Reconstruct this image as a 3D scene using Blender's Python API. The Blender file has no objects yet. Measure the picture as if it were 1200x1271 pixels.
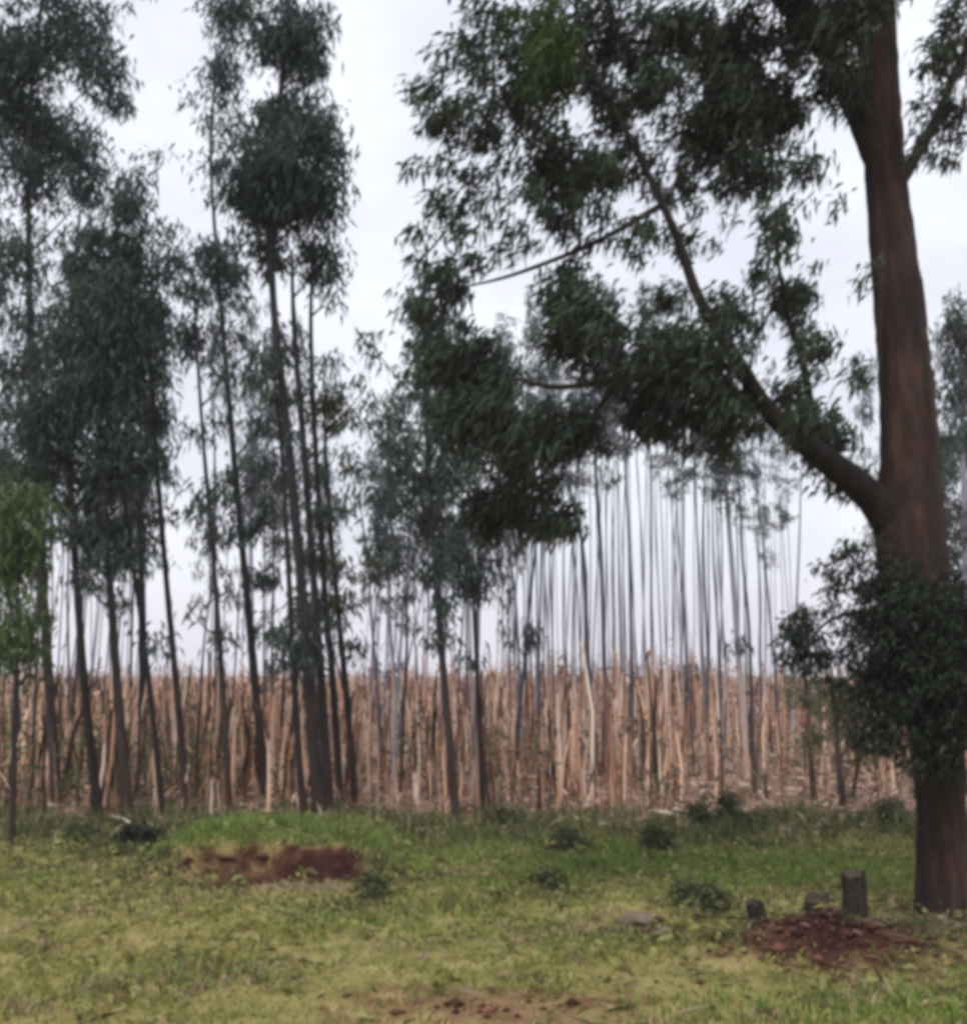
import bpy, math, random
import numpy as np

random.seed(11)
rng = np.random.default_rng(11)
sc = bpy.context.scene
COL = sc.collection

# ------------------------------------------------------------------ camera
F, CX, CY, HZ, CAMH = 1363.0, 600.0, 635.5, 835.0, 2.0      # picture units of the 1200x1271 photograph
TH = math.atan((HZ - CY) / F)
cam = bpy.data.objects.new('camera', bpy.data.cameras.new('camera'))
COL.objects.link(cam)
cam.location = (0, 0, CAMH)
cam.rotation_euler = (math.pi / 2 + TH, 0, 0)
cam.data.sensor_fit = 'VERTICAL'
cam.data.sensor_height = 24
cam.data.sensor_width = 24
cam.data.lens = F / 1271 * 24
cam.data.clip_end = 3000
sc.camera = cam

# ------------------------------------------------------------------ sky, sun, exposure
SUN_EL, SUN_AZ = math.radians(56), math.radians(200)           # azimuth from +Y, clockwise: high behind the camera, a little to the left
world = bpy.data.worlds.new('World')
sc.world = world
world.use_nodes = True
wn, wl = world.node_tree.nodes, world.node_tree.links
bg = wn['Background']
bg.inputs['Strength'].default_value = 0.1
sky = wn.new('ShaderNodeTexSky')
sky.sky_type = 'NISHITA'
sky.sun_disc = False
sky.sun_elevation = SUN_EL
sky.sun_rotation = SUN_AZ
sky.air_density = 1.5
sky.dust_density = 4
tc = wn.new('ShaderNodeTexCoord')
mp = wn.new('ShaderNodeMapping')
mp.inputs['Scale'].default_value = (1, 1, 1.8)
nz = wn.new('ShaderNodeTexNoise')
nz.inputs['Scale'].default_value = 3.2
nz.inputs['Detail'].default_value = 5
nz.inputs['Roughness'].default_value = 0.55
cr = wn.new('ShaderNodeValToRGB')
cr.color_ramp.elements[0].position = 0.40
cr.color_ramp.elements[0].color = (0.71, 0.73, 0.815, 1)
cr.color_ramp.elements[1].position = 0.60
cr.color_ramp.elements[1].color = (0.85, 0.87, 0.935, 1)
sc10 = wn.new('ShaderNodeVectorMath')
sc10.operation = 'SCALE'
sc10.inputs['Scale'].default_value = 10.0
mx = wn.new('ShaderNodeMixRGB')
mx.inputs[0].default_value = 0.93                              # cloud cover over the clear sky
wl.new(tc.outputs['Generated'], mp.inputs['Vector'])
wl.new(mp.outputs['Vector'], nz.inputs['Vector'])
wl.new(nz.outputs['Fac'], cr.inputs['Fac'])
wl.new(cr.outputs['Color'], sc10.inputs[0])
wl.new(sky.outputs['Color'], mx.inputs[1])
wl.new(sc10.outputs[0], mx.inputs[2])
wl.new(mx.outputs[0], bg.inputs['Color'])

sun = bpy.data.objects.new('sun', bpy.data.lights.new('sun', 'SUN'))
COL.objects.link(sun)
sun.data.energy = 1.5
sun.data.angle = math.radians(12)
sun.data.color = (1.0, 0.95, 0.88)
sun.rotation_euler = (math.pi / 2 - SUN_EL, 0, -SUN_AZ + math.pi)

vs = sc.view_settings
vs.view_transform = 'Standard'
vs.look = 'None'
vs.exposure = 0.34
vs.gamma = 1.0
vs.use_curve_mapping = False
sc.render.engine = 'CYCLES'
cy = sc.cycles
cy.pixel_filter_type = 'BLACKMAN_HARRIS'
cy.filter_width = 4.6                                          # the soft lens of an old phone
cy.max_bounces = 5
cy.diffuse_bounces = 3
cy.glossy_bounces = 2
cy.transmission_bounces = 3
cy.volume_bounces = 1
cy.transparent_max_bounces = 4
cy.use_denoising = True

# ------------------------------------------------------------------ helpers
CT, ST = math.cos(TH), math.sin(TH)

def P(x, y, d):
    """the point that stands at distance d and is seen at (x, y)"""
    u, v = (x - CX) / F, (CY - y) / F
    k = d / (CT - v * ST)
    return np.array([u * k, d, CAMH + k * (ST + v * CT)])

def DG(y, z=0.0):
    """distance of the ground seen at height y"""
    v = (CY - y) / F
    return (z - CAMH) * (CT - v * ST) / (ST + v * CT)

def nrm(a):
    return a / np.maximum(np.linalg.norm(a, axis=-1, keepdims=True), 1e-9)

def np_mesh(name, V, Fc, mat, smooth=False):
    V = np.asarray(V, dtype=np.float32)
    Fc = np.asarray(Fc, dtype=np.int32)
    me = bpy.data.meshes.new(name)
    n, k = Fc.shape
    me.vertices.add(len(V))
    me.vertices.foreach_set('co', V.ravel())
    me.loops.add(n * k)
    me.loops.foreach_set('vertex_index', Fc.ravel())
    me.polygons.add(n)
    me.polygons.foreach_set('loop_start', np.arange(0, n * k, k, dtype=np.int32))
    try:
        me.polygons.foreach_set('loop_total', np.full(n, k, dtype=np.int32))
    except Exception:
        pass
    if smooth:
        me.polygons.foreach_set('use_smooth', np.ones(n, dtype=bool))
    me.update(calc_edges=True)
    me.validate()
    if mat:
        me.materials.append(mat)
    return me

def link(name, me, parent=None, kind=None):
    o = bpy.data.objects.new(name, me)
    COL.objects.link(o)
    if parent is not None:
        o.parent = parent
    if kind:
        o['kind'] = kind
    return o

def tag(o, label, cat, group=None):
    o['label'] = label
    o['category'] = cat
    if group:
        o['group'] = group
    return o

def thing(name, label, cat, loc, group=None):
    o = bpy.data.objects.new(name, None)
    o.empty_display_size = 0.2
    o.location = [float(c) for c in loc]
    COL.objects.link(o)
    return tag(o, label, cat, group)

def spline(pts, n):
    """smooth line through pts"""
    pts = np.asarray(pts, float)
    if len(pts) < 3:
        t = np.linspace(0, 1, n)[:, None]
        return pts[0] * (1 - t) + pts[-1] * t
    Q = np.vstack([2 * pts[0] - pts[1], pts, 2 * pts[-1] - pts[-2]])
    out = []
    for s in np.linspace(0, len(pts) - 1 - 1e-6, n):
        i = int(s)
        t = s - i
        a, b, c, d = Q[i:i + 4]
        out.append(0.5 * (2 * b + (c - a) * t + (2 * a - 5 * b + 4 * c - d) * t * t + (3 * b - a - 3 * c + d) * t ** 3))
    return np.array(out)

def tube(pts, radii, sides=8, n=None, rough=0.0, seed=0):
    """tapered limb: vertices and quads"""
    n = n or max(4, len(pts) * 4)
    L = spline(pts, n)
    R = np.interp(np.linspace(0, 1, n), np.linspace(0, 1, len(radii)), radii)
    T = nrm(np.gradient(L, axis=0))
    ref = np.array([0.0, 1.0, 0.0]) if abs(T[0][1]) < 0.8 else np.array([1.0, 0, 0])
    A = nrm(np.cross(T, ref))
    B = np.cross(T, A)
    r_ = np.random.default_rng(seed)
    ang = np.linspace(0, 2 * np.pi, sides, endpoint=False)
    jit = 1 + rough * (r_.random((n, sides)) - 0.5) + rough * 0.9 * (r_.random((1, sides)) - 0.5)
    V = (L[:, None, :] + (A[:, None, :] * np.cos(ang)[None, :, None] + B[:, None, :] * np.sin(ang)[None, :, None])
         * (R[:, None] * jit)[:, :, None]).reshape(-1, 3)
    i = np.arange(n - 1)[:, None] * sides
    j = np.arange(sides)[None, :]
    k = (j + 1) % sides
    Fc = np.stack([i + j, i + k, i + sides + k, i + sides + j], -1).reshape(-1, 4)
    V = np.vstack([V, L[-1] + T[-1] * R[-1] * 0.4])
    top = (n - 1) * sides
    cap = np.array([[top + a, top + (a + 1) % sides, len(V) - 1, len(V) - 1] for a in range(sides)])
    return V, Fc, cap

def tube_mesh(name, pts, radii, mat, **kw):
    V, Fc, cap = tube(pts, radii, **kw)
    me = bpy.data.meshes.new(name)
    faces = Fc.tolist() + [[int(a), int(b), int(c)] for a, b, c, _ in cap]
    me.from_pydata(V.tolist(), [], faces)
    me.polygons.foreach_set('use_smooth', np.ones(len(faces), dtype=bool))
    me.materials.append(mat)
    me.update()
    return me

def leaf_arrays(C, D, L, Wd, r_, bend=0.25):
    """folded lance-shaped leaves"""
    n = len(C)
    side = nrm(np.cross(D, r_.normal(size=(n, 3))))
    up = np.cross(side, D)
    L = L[:, None]
    Wd = Wd[:, None]
    a = C
    b = C + D * L * 0.42 + side * Wd * 0.5 + up * Wd * 0.15
    c = C + D * L + np.array([0, 0, -1.0]) * L * bend
    d = C + D * L * 0.42 - side * Wd * 0.5 + up * Wd * 0.15
    V = np.stack([a, b, c, d], 1).reshape(-1, 3)
    Fc = np.arange(4 * n).reshape(n, 4)
    return V, Fc

def spray_points(c, r, n, r_, per=11, spread=0.22):
    """leaf roots in loose sprays inside one clump"""
    ns = max(2, int(n / per))
    d = nrm(r_.normal(size=(ns, 3)))
    rad = r_.random((ns, 1)) ** 0.45
    rad *= 1 + 0.28 * r_.normal(size=(ns, 1)) * (rad > 0.6)
    S = c + d * rad * np.asarray(r)
    idx = r_.integers(0, ns, n)
    return S[idx] + r_.normal(size=(n, 3)) * spread * np.array([1, 1, 0.8])

def crown_mesh(name, clumps, mat, r_, leaf=(0.17, 0.034), droop=(0, 0, -0.75), spread=0.2, per=11):
    """clumps: (centre, radii, leaf count)"""
    C = np.vstack([spray_points(np.asarray(c), r, n, r_, per=per, spread=spread) for c, r, n in clumps])
    n = len(C)
    D = nrm(nrm(r_.normal(size=(n, 3))) * 0.75 + np.asarray(droop))
    L = leaf[0] * r_.uniform(0.6, 1.35, n)
    W = leaf[1] * r_.uniform(0.7, 1.4, n)
    V, Fc = leaf_arrays(C, D, L, W, r_)
    return np_mesh(name, V, Fc, mat)

# ------------------------------------------------------------------ materials
def mat_base(name):
    m = bpy.data.materials.new(name)
    m.use_nodes = True
    nt = m.node_tree
    b = nt.nodes['Principled BSDF']
    b.inputs['Roughness'].default_value = 0.85
    b.inputs['Specular IOR Level'].default_value = 0.2
    return m, nt, b

def ramp(nt, fac, stops):
    r = nt.nodes.new('ShaderNodeValToRGB')
    e = r.color_ramp.elements
    while len(e) < len(stops):
        e.new(0.5)
    for s, (p, c) in zip(e, stops):
        s.position = p
        s.color = (*c, 1)
    nt.links.new(fac, r.inputs['Fac'])
    return r.outputs['Color']

def noise(nt, scale, detail=3, stretch=None, coord='Object', rough=0.55):
    t = nt.nodes.new('ShaderNodeTexCoord')
    n = nt.nodes.new('ShaderNodeTexNoise')
    n.inputs['Scale'].default_value = scale
    n.inputs['Detail'].default_value = detail
    n.inputs['Roughness'].default_value = rough
    src = t.outputs[coord]
    if stretch:
        m = nt.nodes.new('ShaderNodeMapping')
        m.inputs['Scale'].default_value = stretch
        nt.links.new(src, m.inputs['Vector'])
        src = m.outputs['Vector']
    nt.links.new(src, n.inputs['Vector'])
    return n.outputs['Fac']

def mixc(nt, fac, a, b, mode='MIX'):
    m = nt.nodes.new('ShaderNodeMixRGB')
    m.blend_type = mode
    for i, s in ((0, fac), (1, a), (2, b)):
        if isinstance(s, (int, float)):
            m.inputs[i].default_value = s
        elif isinstance(s, tuple):
            m.inputs[i].default_value = (*s, 1)
        else:
            nt.links.new(s, m.inputs[i])
    return m.outputs[0]

def mathn(nt, op, a, b=0.0, clamp=False):
    m = nt.nodes.new('ShaderNodeMath')
    m.operation = op
    m.use_clamp = clamp
    for i, s in ((0, a), (1, b)):
        if isinstance(s, (int, float)):
            m.inputs[i].default_value = s
        else:
            nt.links.new(s, m.inputs[i])
    return m.outputs[0]

def leaf_mat(name, stops, trans=0.25, by_object=0.35):
    m, nt, b = mat_base(name)
    g = nt.nodes.new('ShaderNodeNewGeometry')
    oi = nt.nodes.new('ShaderNodeObjectInfo')
    f = mathn(nt, 'ADD', mathn(nt, 'MULTIPLY', g.outputs['Random Per Island'], 1 - by_object),
              mathn(nt, 'MULTIPLY', oi.outputs['Random'], by_object))
    big = noise(nt, 1.3, 2)
    f = mathn(nt, 'ADD', mathn(nt, 'MULTIPLY', f, 0.65), mathn(nt, 'MULTIPLY', big, 0.35))
    c = ramp(nt, f, stops)
    nt.links.new(c, b.inputs['Base Color'])
    b.inputs['Roughness'].default_value = 0.55
    t = nt.nodes.new('ShaderNodeBsdfTranslucent')
    nt.links.new(c, t.inputs['Color'])
    ms = nt.nodes.new('ShaderNodeMixShader')
    ms.inputs[0].default_value = trans
    nt.links.new(b.outputs[0], ms.inputs[1])
    nt.links.new(t.outputs[0], ms.inputs[2])
    nt.links.new(ms.outputs[0], nt.nodes['Material Output'].inputs['Surface'])
    return m

def bark_mat(name, stops, scale=6.0, stretch=(1, 1, 0.12), bump=0.4, base=None, by_object=0.25):
    m, nt, b = mat_base(name)
    f = noise(nt, scale, 5, stretch, rough=0.65)
    oi = nt.nodes.new('ShaderNodeObjectInfo')
    f2 = mathn(nt, 'ADD', f, mathn(nt, 'MULTIPLY', mathn(nt, 'SUBTRACT', oi.outputs['Random'], 0.5), by_object))
    c = ramp(nt, f2, stops)
    if base:                                                   # the old rough stocking of bark on the butt
        t = nt.nodes.new('ShaderNodeTexCoord')
        sx = nt.nodes.new('ShaderNodeSeparateXYZ')
        nt.links.new(t.outputs['Object'], sx.inputs[0])
        h = mathn(nt, 'ADD', sx.outputs['Z'], mathn(nt, 'MULTIPLY', noise(nt, 2.5, 3), base[1]))
        k = mathn(nt, 'DIVIDE', mathn(nt, 'SUBTRACT', h, base[0]), base[2], clamp=True)
        c2 = ramp(nt, f2, base[3])
        c = mixc(nt, k, c2, c)
    nt.links.new(c, b.inputs['Base Color'])
    bp = nt.nodes.new('ShaderNodeBump')
    bp.inputs['Strength'].default_value = bump
    bp.inputs['Distance'].default_value = 0.03
    nt.links.new(f, bp.inputs['Height'])
    nt.links.new(bp.outputs[0], b.inputs['Normal'])
    return m

M_LEAF_NEAR = leaf_mat('dark_leaf', [(0.15, (0.022, 0.028, 0.027)), (0.5, (0.038, 0.050, 0.040)), (0.85, (0.070, 0.095, 0.045))], 0.2)
M_LEAF_EDGE = leaf_mat('grey_green_leaf', [(0.2, (0.034, 0.049, 0.050)), (0.5, (0.055, 0.078, 0.073)), (0.85, (0.095, 0.128, 0.092))], 0.25)
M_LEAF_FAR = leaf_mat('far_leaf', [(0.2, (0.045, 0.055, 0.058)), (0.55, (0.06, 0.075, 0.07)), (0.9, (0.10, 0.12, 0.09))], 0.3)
M_LEAF_GREEN = leaf_mat('fresh_leaf', [(0.2, (0.065, 0.095, 0.04)), (0.5, (0.105, 0.15, 0.062)), (0.85, (0.17, 0.22, 0.10))], 0.35)
M_LEAF_SPRIG = leaf_mat('sprig_leaf', [(0.2, (0.040, 0.060, 0.022)), (0.5, (0.065, 0.10, 0.028)), (0.85, (0.11, 0.15, 0.045))], 0.35)
M_LEAF_SHOOT = leaf_mat('shoot_leaf', [(0.2, (0.015, 0.021, 0.016)), (0.5, (0.024, 0.034, 0.022)), (0.85, (0.045, 0.06, 0.032))], 0.15)
M_LEAF_BUSH = leaf_mat('bush_leaf', [(0.2, (0.05, 0.06, 0.03)), (0.5, (0.09, 0.10, 0.045)), (0.85, (0.16, 0.165, 0.075))], 0.25)
M_LEAF_OLIVE = leaf_mat('olive_leaf', [(0.2, (0.08, 0.09, 0.045)), (0.5, (0.12, 0.125, 0.065)), (0.85, (0.2, 0.19, 0.10))], 0.3)
M_BARK_BIG = bark_mat('red_brown_bark', [(0.3, (0.010, 0.008, 0.008)), (0.46, (0.026, 0.016, 0.014)), (0.56, (0.046, 0.024, 0.019)), (0.72, (0.085, 0.050, 0.040))], 8, (1, 1, 0.13), 1.0, by_object=0.0)
M_BARK_LIMB = bark_mat('dark_limb_bark', [(0.3, (0.012, 0.010, 0.010)), (0.5, (0.027, 0.020, 0.018)), (0.75, (0.065, 0.045, 0.038))], 9, (1, 1, 0.5), 0.5)
M_BARK_EDGE = bark_mat('dark_bark', [(0.3, (0.02, 0.018, 0.02)), (0.55, (0.038, 0.032, 0.034)), (0.75, (0.09, 0.07, 0.066))], 8, (1, 1, 0.1), 0.5,
                       base=(1.0, 2.0, 2.5, [(0.3, (0.028, 0.018, 0.016)), (0.55, (0.06, 0.037, 0.031)), (0.78, (0.17, 0.11, 0.085))]))
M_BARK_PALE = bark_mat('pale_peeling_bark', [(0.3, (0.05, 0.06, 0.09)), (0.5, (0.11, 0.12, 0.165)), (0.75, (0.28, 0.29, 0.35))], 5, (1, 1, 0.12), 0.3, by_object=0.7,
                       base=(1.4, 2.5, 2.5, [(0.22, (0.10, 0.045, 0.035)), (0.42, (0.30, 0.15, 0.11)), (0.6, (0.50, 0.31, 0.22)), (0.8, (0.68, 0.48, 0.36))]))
M_STUMP = bark_mat('old_stump_bark', [(0.3, (0.02, 0.016, 0.012)), (0.55, (0.045, 0.034, 0.024)), (0.8, (0.10, 0.075, 0.05))], 14, (1, 1, 0.2), 0.8)
M_CUT = bark_mat('weathered_cut_wood', [(0.3, (0.03, 0.024, 0.018)), (0.6, (0.065, 0.05, 0.037))], 20, (1, 1, 1), 0.3)
M_STONE = bark_mat('pale_stone', [(0.3, (0.14, 0.11, 0.08)), (0.6, (0.24, 0.19, 0.145))], 9, (1, 1, 1), 0.4)

def island_mat(name, stops, big=None, rough=0.8, trans=0.0):
    m, nt, b = mat_base(name)
    g = nt.nodes.new('ShaderNodeNewGeometry')
    f = g.outputs['Random Per Island']
    c = ramp(nt, f, stops)
    if big:
        k = ramp(nt, noise(nt, big[0], 3), [(big[1], (0, 0, 0)), (big[2], (1, 1, 1))])
        c = mixc(nt, k, c, ramp(nt, f, big[3]))
    nt.links.new(c, b.inputs['Base Color'])
    b.inputs['Roughness'].default_value = rough
    if trans:
        t = nt.nodes.new('ShaderNodeBsdfTranslucent')
        nt.links.new(c, t.inputs['Color'])
        ms = nt.nodes.new('ShaderNodeMixShader')
        ms.inputs[0].default_value = trans
        nt.links.new(b.outputs[0], ms.inputs[1])
        nt.links.new(t.outputs[0], ms.inputs[2])
        nt.links.new(ms.outputs[0], nt.nodes['Material Output'].inputs['Surface'])
    return m

M_GRASS = island_mat('olive_grass', [(0.0, (0.20, 0.19, 0.05)), (0.45, (0.33, 0.31, 0.085)), (0.8, (0.43, 0.39, 0.14)), (1.0, (0.55, 0.47, 0.27))],
                     (0.85, 0.46, 0.60, [(0.0, (0.17, 0.20, 0.05)), (0.5, (0.26, 0.295, 0.07)), (1.0, (0.36, 0.385, 0.12))]), trans=0.3)
M_GRASS_LUSH = island_mat('lush_grass', [(0.0, (0.10, 0.15, 0.04)), (0.5, (0.19, 0.27, 0.06)), (1.0, (0.32, 0.39, 0.12))], trans=0.3)
M_FALLEN = island_mat('fallen_leaf', [(0.0, (0.06, 0.035, 0.022)), (0.5, (0.14, 0.095, 0.06)), (0.9, (0.24, 0.18, 0.12)), (1.0, (0.34, 0.27, 0.19))])
M_RANK = island_mat('rank_weed', [(0.0, (0.07, 0.085, 0.035)), (0.5, (0.13, 0.155, 0.06)), (0.85, (0.22, 0.22, 0.10)), (1.0, (0.36, 0.30, 0.19))], trans=0.3)
M_CLOD = island_mat('earth_clod', [(0.0, (0.03, 0.011, 0.009)), (0.6, (0.085, 0.032, 0.024)), (1.0, (0.16, 0.07, 0.05))])
M_WEED = island_mat('weed_leaf', [(0.0, (0.14, 0.15, 0.05)), (0.5, (0.24, 0.25, 0.08)), (1.0, (0.38, 0.36, 0.15))], trans=0.3)
M_CANE = island_mat('pale_cane', [(0.0, (0.03, 0.015, 0.013)), (0.36, (0.09, 0.042, 0.032)), (0.46, (0.62, 0.33, 0.22)), (0.7, (0.84, 0.56, 0.40)), (1.0, (0.90, 0.76, 0.63))])
M_STALK = island_mat('dry_stalk', [(0.0, (0.05, 0.022, 0.018)), (0.25, (0.16, 0.075, 0.055)), (0.5, (0.52, 0.27, 0.18)), (0.8, (0.78, 0.51, 0.37)), (1.0, (0.86, 0.69, 0.55))], trans=0.2)
M_LITTER = island_mat('dry_litter', [(0.0, (0.14, 0.075, 0.06)), (0.4, (0.34, 0.215, 0.165)), (0.8, (0.56, 0.42, 0.32)), (1.0, (0.72, 0.60, 0.49))])

# ------------------------------------------------------------------ ground
def bump(x, y, cx, cy_, rx, ry):
    return np.exp(-(((x - cx) / rx) ** 2 + ((y - cy_) / ry) ** 2))

def sm(a, b, v):
    t = np.clip((v - a) / (b - a), 0, 1)
    return t * t * (3 - 2 * t)

def wob(x, y, s=1.0, p=0.0):
    return (np.sin(x * 1.3 * s + 1.7 + p) * np.cos(y * 1.1 * s - 0.6 + p) + 0.6 * np.sin(x * 2.7 * s - y * 2.1 * s + p)
            + 0.4 * np.cos(x * 4.9 * s + y * 5.3 * s + 2.1 * p)) / 2.0

PIT = (-2.35, 11.1)
def ground_z(x, y):
    x = np.asarray(x, float)
    y = np.asarray(y, float)
    near = sm(3.0, 6.0, y) * (1 - sm(60, 120, y)) * (1 - sm(30, 60, np.abs(x)))
    z = 0.035 * wob(x, y, 0.9) * near + 0.022 * wob(x, y, 2.9, 1.3) * near
    # grassy bank with the dug red hollow in its face
    edge = 11.25 + 0.18 * np.sin(x * 2.3) + 0.10 * np.sin(x * 5.1 + 1)
    lat = sm(-3.7, -3.0, x) * (1 - sm(-1.35, -0.7, x))
    z = z + 0.30 * lat * sm(edge - 0.28, edge + 0.12, y) * (1 - sm(12.6, 14.8, y))
    z = z - 0.22 * bump(x, y, PIT[0], PIT[1] + 0.02, 0.6, 0.26) - 0.12 * bump(x, y, PIT[0] + 0.8, PIT[1] + 0.08, 0.5, 0.2)
    z = z + 0.08 * bump(x, y, -1.7, 10.55, 0.6, 0.22)
    # low red heap beside the stumps
    z = z + 0.20 * bump(x, y, 2.45, 8.3, 0.75, 0.45) * (1 + 0.4 * wob(x, y, 5))
    z = z + 0.10 * bump(x, y, 3.35, 8.75, 0.7, 0.6)
    z = z + 0.09 * bump(x, y, 1.2, 9.6, 0.5, 0.3)
    return z

def gz(x, y):
    return float(ground_z(x, y))

xs = np.concatenate([-np.geomspace(9, 620, 26)[::-1], np.arange(-8.9, 8.95, 0.08), np.geomspace(9, 620, 26)])
ys = np.concatenate([-np.geomspace(1.5, 60, 8)[::-1], np.arange(-1, 5, 0.5), np.arange(5, 16, 0.08), np.geomspace(16, 640, 60)])
GX, GY = np.meshgrid(xs, ys)
V = np.stack([GX, GY, ground_z(GX, GY)], -1).reshape(-1, 3)
nx, ny = len(xs), len(ys)
i = np.arange(ny - 1)[:, None] * nx + np.arange(nx - 1)[None, :]
Fq = np.stack([i, i + 1, i + nx + 1, i + nx], -1).reshape(-1, 4)

def ground_material():
    m, nt, b = mat_base('ground_soil')
    t = nt.nodes.new('ShaderNodeTexCoord')
    sx = nt.nodes.new('ShaderNodeSeparateXYZ')
    nt.links.new(t.outputs['Object'], sx.inputs[0])
    X, Y = sx.outputs['X'], sx.outputs['Y']
    n1 = noise(nt, 0.7, 4)
    n2 = noise(nt, 4.0, 5)
    n3 = noise(nt, 22.0, 4)
    verge = ramp(nt, n2, [(0.3, (0.17, 0.145, 0.055)), (0.5, (0.29, 0.25, 0.09)), (0.68, (0.38, 0.30, 0.14))])
    litter = ramp(nt, n2, [(0.28, (0.15, 0.08, 0.062)), (0.5, (0.30, 0.185, 0.14)), (0.72, (0.44, 0.32, 0.245))])
    k = mathn(nt, 'ADD', Y, mathn(nt, 'MULTIPLY', mathn(nt, 'SUBTRACT', n1, 0.5), 5.0))
    k = mathn(nt, 'DIVIDE', mathn(nt, 'SUBTRACT', k, 13.8), 1.6, clamp=True)
    c = mixc(nt, k, verge, litter)
    red = ramp(nt, n2, [(0.3, (0.045, 0.015, 0.010)), (0.55, (0.10, 0.035, 0.024)), (0.75, (0.16, 0.065, 0.045))])
    def patch(cx, cy_, rx, ry, soft=0.9, rag=2.0):
        dx = mathn(nt, 'DIVIDE', mathn(nt, 'SUBTRACT', X, cx), rx)
        dy = mathn(nt, 'DIVIDE', mathn(nt, 'SUBTRACT', Y, cy_), ry)
        r = mathn(nt, 'ADD', mathn(nt, 'MULTIPLY', dx, dx), mathn(nt, 'MULTIPLY', dy, dy))
        r = mathn(nt, 'ADD', r, mathn(nt, 'MULTIPLY', mathn(nt, 'SUBTRACT', n2, 0.5), rag))
        return mathn(nt, 'DIVIDE', mathn(nt, 'SUBTRACT', 1.0, r), soft, clamp=True)
    for a in ((PIT[0] + 0.2, PIT[1] + 0.05, 1.0, 0.6), (2.5, 8.3, 1.05, 0.85), (2.9, 8.55, 0.5, 0.4), (-1.6, 11.2, 0.75, 0.36), (-2.0, 11.15, 0.6, 0.35),  (0.35, 7.6, 0.3, 0.15)):
        c = mixc(nt, patch(*a), c, red)
    shade_dark_soil = ramp(nt, n2, [(0.3, (0.022, 0.008, 0.007)), (0.6, (0.055, 0.019, 0.015)), (0.8, (0.10, 0.04, 0.03))])  # shade of the bank hollow painted into its soil; also darkens the heap's red
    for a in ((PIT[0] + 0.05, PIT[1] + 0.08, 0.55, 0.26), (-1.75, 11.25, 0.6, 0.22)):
        c = mixc(nt, patch(*a), c, shade_dark_soil)
    c = mixc(nt, patch(2.5, 8.2, 0.75, 0.5, 0.8, 0.8), c, shade_dark_soil)
    orange = ramp(nt, n2, [(0.3, (0.17, 0.085, 0.042)), (0.7, (0.34, 0.205, 0.115))])
    for a in ((0.1, 6.95, 1.2, 0.5), (-0.25, 7.3, 0.7, 0.2), (0.5, 6.5, 1.0, 0.3)):
        c = mixc(nt, patch(*a), c, orange)
    pale = ramp(nt, n3, [(0.3, (0.18, 0.135, 0.10)), (0.7, (0.30, 0.235, 0.175))])
    for a in ((-1.65, 10.5, 0.7, 0.16), (1.25, 9.0, 0.45, 0.35), (-2.75, 6.0, 0.6, 0.35), (0.3, 6.3, 1.0, 0.3)):
        c = mixc(nt, patch(*a), c, pale)
    c = mixc(nt, 0.35, c, ramp(nt, n3, [(0.3, (0.3, 0.3, 0.3)), (0.7, (1, 1, 1))]), 'MULTIPLY')
    nt.links.new(c, b.inputs['Base Color'])
    b.inputs['Roughness'].default_value = 0.95
    bp = nt.nodes.new('ShaderNodeBump')
    bp.inputs['Strength'].default_value = 0.6
    bp.inputs['Distance'].default_value = 0.04
    nt.links.new(n3, bp.inputs['Height'])
    nt.links.new(bp.outputs[0], b.inputs['Normal'])
    return m

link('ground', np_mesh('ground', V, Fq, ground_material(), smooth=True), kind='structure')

# air between the trees
HAZE = 0.0009
def haze():
    me = bpy.data.meshes.new('haze')
    x0, x1, y0, y1, z0, z1 = -660, 660, -90, 700, -1.6, 34
    v = [(x, y, z) for z in (z0, z1) for x, y in ((x0, y0), (x1, y0), (x1, y1), (x0, y1))]
    me.from_pydata(v, [], [(3, 2, 1, 0), (4, 5, 6, 7), (0, 1, 5, 4), (1, 2, 6, 5), (2, 3, 7, 6), (3, 0, 4, 7)])
    m = bpy.data.materials.new('pale_air')
    m.use_nodes = True
    nt = m.node_tree
    nt.nodes.remove(nt.nodes['Principled BSDF'])
    pv = nt.nodes.new('ShaderNodeVolumePrincipled')
    pv.inputs['Color'].default_value = (0.86, 0.88, 0.97, 1)
    pv.inputs['Density'].default_value = HAZE
    nt.links.new(pv.outputs[0], nt.nodes['Material Output'].inputs['Volume'])
    me.materials.append(m)
    o = link('haze', me, kind='stuff')
if HAZE:
    haze()

# ------------------------------------------------------------------ the big tree by the road
def local(pts, base):
    return [np.asarray(p) - base for p in pts]

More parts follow.
